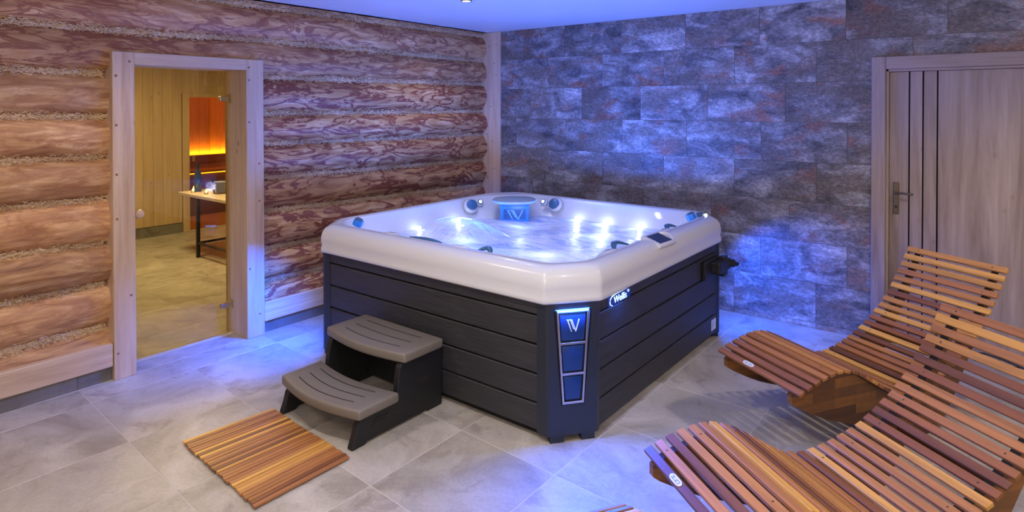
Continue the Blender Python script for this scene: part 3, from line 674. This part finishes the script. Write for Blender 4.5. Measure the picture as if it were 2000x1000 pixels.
for k in range(7): boxo('louvre', M['louvre'], fr, -.092, .092, -.006, .003, .727 + .0115 * k, .7345 + .0115 * k, .001)
e = wlogo(MB(), lambda x, z, q: (-.068 + .140 * x, q, .722 + .080 * z), -.005, -.011).obj('emblem', M['emblem'], fr); lab(e, 'pale blue W emblem on the filter front')
# speakers, lit buttons, valves
def disc(nm, m, p, d, r, h, par=tub, rim=None):
    R = Vector(d).to_track_quat('Z', 'Y').to_matrix()
    o = MB().lathe([(.0001, -h), (r * 1.03, -h), (r * 1.03, h * .4), (r * .93, h), (.0001, h * .9)], 24, R=R).obj(nm, m, par, True, loc=tl(p) if par == tub else p)
    return o
for p, d, b, wd in (((.690, -1.085, .822), (.8, -.35, .55), (.672, -.955, .832), 'left'), ((1.205, -.600, .822), (.1, -.85, .5), (1.098, -.612, .832), 'right')):
    MB().lathe([(.0001, -.03), (.068, -.03), (.060, -.008), (.0001, -.006)], 20, R=Vector(d).to_track_quat('Z', 'Y').to_matrix()).obj('speaker_pod', M['shell'], tub, True, loc=tl(p), angle=180)
    lab(disc('speaker', M['teal'], (p[0] + d[0] * .008, p[1] + d[1] * .008, p[2] + d[2] * .008), d, .046, .006), 'teal speaker disc ' + wd + ' of the filter')
    MB().lathe([(.0001, -.02), (.036, -.02), (.030, -.003), (.0001, -.002)], 20, R=Vector(d).to_track_quat('Z', 'Y').to_matrix()).obj('button_pod', M['shell'], tub, True, loc=tl(b), angle=180)
    disc('button_ring', M['teal'], b, d, .022, .004); disc('button_led', M['ledw'], (b[0] + d[0] * .004, b[1] + d[1] * .004, b[2] + d[2] * .004), d, .012, .003)
for p, d in (((.742, -2.318, .862), (.45, .2, 1)), ((2.468, -.705, .862), (-.45, -.2, 1))):
    o = disc('air_valve', M['filter'], p, d, .034, .020); lab(o, 'blue ribbed air valve')
    disc('valve_cap', M['teal'], (p[0] + d[0] * .018, p[1] + d[1] * .018, p[2] + .02), d, .026, .006)
disc('valve_cap', M['teal'], (2.502, -.63, .872), (-.3, -.2, 1), .022, .012); disc('button_led', M['ledw'], (2.537, -.60, .868), (-.2, -.2, 1), .010, .006)
# waterline light lenses and their light
for x, y, e in ((.72, -1.72, 6), (.715, -1.28, 6), (1.45, -.625, 7), (1.72, -.625, 8), (2.02, -.625, 8), (2.36, -.84, 6), (2.38, -1.6, 5), (1.55, -2.28, 5), (.80, -2.15, 5)):
    d = Vector((1.55 - x, -1.45 - y, 0)).normalized()
    disc('light_lens', M['ledw'], (x, y, WZ + .010), (d.x, d.y, .2), .020, .004)
    lamp('lens_and_fill_lamp', 'POINT', (x + d.x * .06, y + d.y * .06, WZ + .055), e * .075, LENS, .025)
    lamp('pool_uplight', 'SPOT', (x + d.x * .22, y + d.y * .22, WZ + .05), 25, POOL, .06, (x + d.x * .3, y + d.y * .3, 3), 165, .35)
for x, y in ((1.25, -1.15), (1.95, -1.15), (1.25, -1.8), (1.95, -1.8)):  # added fill lamps floating above the water, to brighten basin walls and water evenly
    lamp('lens_and_fill_lamp', 'POINT', (x, y, WZ + .10), 1.7, LENS, .05)
# cover lifter bracket at the far right corner
cb = boxo('cover_bracket', M['black'], tub, fx1 - tc.x, fx1 + .03 - tc.x, -.93 - tc.y, -.66 - tc.y, .475, .60, .008); lab(cb, 'black cover lifter bracket at the far corner')
MB().box(.0, .075, -.02, .20, -.035, .045).obj('bracket_block', M['black'], cb, bevel=.01); MB().tube([(.03, .12, .0), (.07, .19, .005), (.08, .225, .0)], .030, 10).obj('pivot', M['black'], cb, True); MB().tube([(.075, .21, 0), (.10, .262, -.010)], .016, 8).obj('pivot_bolt', M['black'], cb, True); MB().box(.02, .06, .10, .18, -.075, .065).obj('bracket_arm', M['black'], cb, bevel=.006)
# ------------------------------------------------------------------ water
N1 = 90; rr = random.Random(3); wv = [(rr.uniform(6, 26), rr.uniform(0, 6.28), rr.uniform(0, 6.28)) for _ in range(14)]
cent = Vector((1.56, -1.46)); outer = octo(.223, .31, .12, n=9); mb = MB(); lps = []
m_o = len(outer); dense = []
for i in range(m_o):
    a, b = Vector(outer[i]), Vector(outer[(i + 1) % m_o]); k = max(1, int((b - a).length / .04))
    dense += [a + (b - a) * j / k for j in range(k)]
def wz(x, y):
    h = sum(sin((x * cos(t) + y * sin(t)) * f + p) / f for f, t, p in wv) * .020
    for bx, by, ba, br in ((1.65, -1.3, .014, .3), (1.2, -1.2, .010, .22), (2.0, -1.1, .012, .2), (1.95, -1.8, .010, .25), (1.5, -1.95, .016, .12)):
        h += ba * math.exp(-((x - bx) ** 2 + (y - by) ** 2) / br ** 2)
    return WZ + h
for q in range(46):
    s = 1 - (q / 46) ** .9 if q else 1
    lps.append([(c.x * s + cent.x * (1 - s), c.y * s + cent.y * (1 - s)) for c in dense])
w = MB().loops([[(x - cent.x, y - cent.y, wz(x, y) - WZ) for x, y in l] for l in lps], False, True).obj('water', M['water'], None, True, loc=(cent.x, cent.y, WZ), angle=180)
thing(w, 'bubbling blue lit water filling the hot tub', 'water'); w['kind'] = 'stuff'
# arched water sheet pouring in from the near rim
NS, NT = 16, 18; vs = []; fs = []
for i in range(NS + 1):
    a = i / NS; x = 1.335 + .33 * a
    for j in range(NT + 1):
        t = j / NT; y = -2.385 + .62 * t; z = .865 + .30 * t * (1 - t) * 1.55 - .165 * t * t - .10 * (2 * a - 1) ** 2 * t * (1 - t) * 2.2
        vs.append((x + (a - .5) * .30 * t, y + .05 * (1 - (2 * a - 1) ** 2) * t, z))
for i in range(NS):
    for j in range(NT): k = i * (NT + 1) + j; fs.append((k, k + 1, k + NT + 2, k + NT + 1))
ws_ = MB().add(vs, fs).obj('water_sheet', M['sheet'], None, True, angle=180); thing(ws_, 'thin arched sheet of water pouring into the hot tub', 'water'); ws_['kind'] = 'stuff'
# ------------------------------------------------------------------ step stool
st = thing(empty('step_stool', (1.46, -2.85, 0)), 'black two step stool with taupe treads against the hot tub', 'step stool')
def side(x0, x1):
    pr = [(.295, 0), (.295, .326), (.02, .326), (.0, .318), (-.012, .30), (-.022, .25), (-.028, .18), (-.028, .142), (-.24, .142), (-.268, .130), (-.286, .105), (-.298, .06), (-.318, .012), (-.318, .0), (-.24, 0), (-.225, .012), (.17, .012), (.185, 0)]
    return MB().prism(pr, x0, x1, lambda a, b, t: (t, a, b)).obj('side_panel', M['black'], st, bevel=.004)
side(.275, .312); side(-.312, -.275)
for x in (.3125, -.3125):
    for y0, z0 in ((.10, .155), (-.20, .062)):
        pts = []
        for k in range(7): pts.append((y0 + .11 * k / 6, z0 + .040 * k / 6 + .012 * sin(pi * 2 * k / 6)))
        for k in range(6, -1, -1): pts.append((y0 + .11 * k / 6 - .003, z0 + .040 * k / 6 + .012 * sin(pi * 2 * k / 6) + .030 * sin(pi * (k + .6) / 7.2)))
        s = 1 if x > 0 else -1
        MB().prism(pts, x - s * .004, x + s * .0006, lambda a, b, t: (t, a, b)).obj('hand_slot', M['slot'], st)
boxo('back_panel', M['black'], st, -.275, .275, .25, .28, .03, .31, .004); boxo('cross_brace', M['black'], st, -.275, .275, -.20, -.17, .09, .135, .003)
def tread(yf, yb, z, bow, bb):
    n = 14; pl = [(-.335 + .67 * k / n, yf - bow * sin(pi * k / n)) for k in range(n + 1)] + [(.335 - .67 * k / n, yb - bb * sin(pi * k / n)) for k in range(n + 1)]
    o = MB().prism(pl, z - .052, z, lambda a, b, t: (a, b, t)).obj('tread', M['tread'], st, True, bevel=.013, seg=3)
    for k in range(3):
        f = .24 + .26 * k; yy = yf + (yb - yf) * f; bw = bow * (1 - f) + bb * f
        MB().prism([(-.235 + .47 * q / 8, yy - bw * sin(pi * (.1 + .8 * q / 8)) - .0028) for q in range(9)] + [(.235 - .47 * q / 8, yy - bw * sin(pi * (.9 - .8 * q / 8)) + .0028) for q in range(9)], z - .004, z + .0006, lambda a, b, t: (a, b, t)).obj('groove', M['slot'], o)
    return o
lab(tread(.0, .288, .376, .045, 0), 'taupe upper tread with three grooves'); lab(tread(-.292, -.035, .192, .055, .045), 'taupe lower tread with three grooves')
# ------------------------------------------------------------------ duckboard mat
mt = thing(empty('duckboard_mat', (1.43, -3.412, 0)), 'reddish brown slatted wooden bath mat on the floor before the steps', 'mat')
# built between the four measured corners
q00, q01, q11, q10 = Vector((1.060, -3.640)), Vector((1.104, -3.180)), Vector((1.822, -3.218)), Vector((1.816, -3.686))
ns = 30
for k in range(ns):
    gap = .0035 if k % 3 else .0062
    t0, t1 = k / ns, (k + 1) / ns - gap / .75; e0, e1 = rnd.uniform(-.004, .004), rnd.uniform(-.004, .004)
    a, b, c, d = q00.lerp(q10, t0), q01.lerp(q11, t0), q01.lerp(q11, t1), q00.lerp(q10, t1)
    cc = (a + b + c + d) / 4; v = (b - a).normalized(); a, d = a - v * e0, d - v * e0; b, c = b + v * e1, c + v * e1
    MB().prism([tuple(p - cc) for p in (a, b, c, d)], 0, .011 + rnd.uniform(-.0008, .0008), lambda u, w, t: (u, w, t)).obj('slat', M['mat'], mt, bevel=.0015, seg=1, loc=(cc.x - 1.43, cc.y + 3.412, .007))
for t in (.12, .5, .88):
    a, b = q00.lerp(q01, t), q10.lerp(q11, t); u = (b - a).normalized(); a, b = a + u * .01, b - u * .01; v = Vector((-u.y, u.x)) * .012
    MB().prism([(p.x - 1.43, p.y + 3.412) for p in (a - v, b - v, b + v, a + v)], 0, .007, lambda u, w, t: (u, w, t)).obj('batten', M['mat'], mt)
# ------------------------------------------------------------------ wave loungers
PT = [(0, .36), (.04, .38), (.085, .40), (.14, .415), (.19, .43), (.235, .44), (.285, .442), (.335, .432), (.41, .40), (.48, .355), (.56, .298), (.62, .265), (.67, .252), (.74, .255), (.79, .27), (.84, .285), (.89, .30), (.94, .317), (.99, .34), (1.03, .367), (1.07, .392), (1.11, .42), (1.15, .45), (1.19, .483), (1.23, .523), (1.26, .56), (1.29, .6), (1.32, .642), (1.35, .687), (1.38, .732), (1.405, .772), (1.43, .812)]
for _ in range(2): PT = [PT[0]] + [((a[0] + 2 * b[0] + c[0]) / 4, (a[1] + 2 * b[1] + c[1]) / 4) for a, b, c in zip(PT[:-2], PT[1:-1], PT[2:])] + [PT[-1]]
AR = [0]
for a, b in zip(PT[:-1], PT[1:]): AR.append(AR[-1] + math.hypot(b[0] - a[0], b[1] - a[1]))
def at(s):
    k = 0
    while k < len(AR) - 2 and s > AR[k + 1]: k += 1
    f = (s - AR[k]) / (AR[k + 1] - AR[k]); a, b = PT[k], PT[k + 1]
    return a[0] + (b[0] - a[0]) * f, a[1] + (b[1] - a[1]) * f, atan2(b[1] - a[1], b[0] - a[0])
def top(t):
    for a, b in zip(PT[:-1], PT[1:]):
        if a[0] <= t <= b[0]: return a[1] + (b[1] - a[1]) * (t - a[0]) / (b[0] - a[0])
    return PT[-1][1]
LW = .556; NSL = 35; PITCH = AR[-1] / NSL; SW = PITCH - .0155; TH = .017
slat_me = MB().box(0, LW, -SW / 2, SW / 2, -TH, 0).mesh('slat')
b_ = bmesh.new(); b_.from_mesh(slat_me); bmesh.ops.bevel(b_, geom=list(b_.edges), offset=.0022, segments=1, affect='EDGES'); b_.to_mesh(slat_me); b_.free()
slat_me.materials.append(M['teak'])
BOT = [(.0, .312), (.015, .292), (.06, .268), (.13, .232), (.22, .192), (.30, .166), (.38, .142), (.45, .115), (.52, .07), (.58, .025), (.63, .004), (.68, 0), (.90, 0), (.96, .012), (1.02, .065), (1.08, .15), (1.14, .25), (1.20, .345), (1.27, .455), (1.33, .56), (1.385, .675), (1.425, .765)]
def side_mesh():
    # quad strip between the underside curve and the slat line
    n = 60; up, dn = [], []
    for k in range(n + 1):
        s = AR[-1] * k / n; t, z, a = at(s); up.append((t + sin(a) * (TH + .004), z - cos(a) * (TH + .004)))
    lb = [0]
    for a, b in zip(BOT[:-1], BOT[1:]): lb.append(lb[-1] + math.hypot(b[0] - a[0], b[1] - a[1]))
    for k in range(n + 1):
        tt = up[k][0]; j = 0
        tt = min(max(tt + .015 * (k / n), 0), 1.425)
        while j < len(BOT) - 2 and tt > BOT[j + 1][0]: j += 1
        f = (tt - BOT[j][0]) / (BOT[j + 1][0] - BOT[j][0]); dn.append((tt, BOT[j][1] + (BOT[j + 1][1] - BOT[j][1]) * f))
    lps = []
    for (a, b), (c, d) in zip(up, dn): lps.append([(-.014, a, b), (.014, a, b), (.014, c, min(d, b - .02)), (-.014, c, min(d, b - .02))])
    return MB().loops(lps, True, True).mesh('side_board')
side_me = side_mesh(); side_me.materials.append(M['block'])
def strap_mesh():
    lps = []
    for k in range(71):
        t, z, a = at(AR[-1] * (.012 + .976 * k / 70)); o, i = TH + .0005, TH + .0035
        lps.append([(-.017, t + sin(a) * o, z - cos(a) * o), (.017, t + sin(a) * o, z - cos(a) * o), (.017, t + sin(a) * i, z - cos(a) * i), (-.017, t + sin(a) * i, z - cos(a) * i)])
    return MB().loops(lps, True, True).mesh('strap')
strap_me = strap_mesh(); strap_me.materials.append(M['rubber'])
tag_me = MB().prism([(.022 * cos(2 * pi * k / 20) * 1 + (.014 if cos(2 * pi * k / 20) > 0 else -.014), .0125 * sin(2 * pi * k / 20)) for k in range(20)], 0, .0009, lambda a, b, t: (a, b, t)).mesh('maker_tag'); tag_me.materials.append(M['label'])
def lounger(name, x, y, th, label):
    r = thing(empty(name, (x, y, 0), th), label, 'lounger', 'wave shaped slatted loungers')
    sc = MB()
    for k in range(NSL):
        t, z, a = at(PITCH * (k + .5)); o = bpy.data.objects.new('slat', slat_me); COL.objects.link(o); o.parent = r
        o.location = (rnd.uniform(-.002, .002), t, z); o.rotation_euler = (a, 0, 0)
        for xx in (.072, LW - .072):
            if (k * 7 + int(xx * 30)) % 3 == 0: sc.lathe([(.0001, 0), (.0042, 0), (.0038, .0006), (.0001, .0007)], 7, (xx, t - sin(a) * .0002, z + cos(a) * .0002), Matrix.Rotation(a, 3, 'X'))
        if k == 0:
            tg = bpy.data.objects.new('maker_tag', tag_me); COL.objects.link(tg); tg.parent = o; tg.location = (.215, 0, .0003); tg['label'] = 'small oval pale maker tag'
            bi = MB()
            for q in range(5):
                x0 = -.024 + .010 * q; bi.box(x0, x0 + .007, -.006, -.0035, .0009, .0013)
                bi.box(x0 + (0 if q % 2 else .005), x0 + (.002 if q % 2 else .007), -.006, .006, .0009, .0013)
                if q != 2: bi.box(x0, x0 + .007, .0035, .006, .0009, .0013)
            bo2 = bi.mesh('tag_print'); 
            for p in (tg,):
                for v in bo2.vertices: v.co.x += .215; v.co.z += .0003
                q = bpy.data.objects.new('tag_print', bo2); bo2.materials.append(M['ink']); COL.objects.link(q); q.parent = o
    for xx in (.062, LW - .062):
        for nm, me in (('side_board', side_me), ('strap', strap_me)):
            o = bpy.data.objects.new(nm, me); COL.objects.link(o); o.parent = r; o.location = (xx, 0, 0)
    for tt, zz in ((.42, .22), (.78, .06), (1.12, .33)):
        boxo('cross_rail', M['block'], r, .076, LW - .076, tt - .014, tt + .014, zz - .025, zz + .025, .003)
    o = sc.obj('screw', M['screw'], r); o['kind'] = 'stuff'
    return r
lounger('wave_lounger', 3.039, -1.77, radians(-31.5), 'brown slatted wave lounger nearer the grey door, its head against the door')
lounger('wave_lounger', 3.155, -2.893, -.655, 'large foreground slatted wave lounger with violet light on its foot end')
lounger('wave_lounger', 3.240, -3.221, radians(-121), 'lounger of which only the foot tip shows at the bottom edge')
# ------------------------------------------------------------------ small things
cbl = MB().tube([(4.02, -.06, .02), (4.08, -.055, .06), (4.15, -.05, .075), (4.24, -.05, .06), (4.34, -.06, .035), (4.42, -.10, .02), (4.6, -.16, .006)], .006, 8).obj('power_cable', M['cable'], None, True)
thing(cbl, 'thin black cable on the floor behind the loungers', 'cable')
dl = thing(empty('ceiling_downlight', (1.135, -1.64, CEIL)), 'small round downlight in the ceiling above the hot tub', 'light')
MB().lathe([(.0001, -.001), (.030, -.001), (.030, -.004), (.0001, -.004)], 20).obj('lens', M['downlight'], dl)
MB().lathe([(.030, 0), (.043, 0), (.041, -.006), (.031, -.007), (.030, -.002)], 24).obj('trim_ring', M['chrome'], dl, True)
lamp('ceiling_spot_lamp', 'SPOT', (1.135, -1.64, 2.425), 14, (.70, .78, 1), .03, (1.135, -1.64, 0), 95, .6)
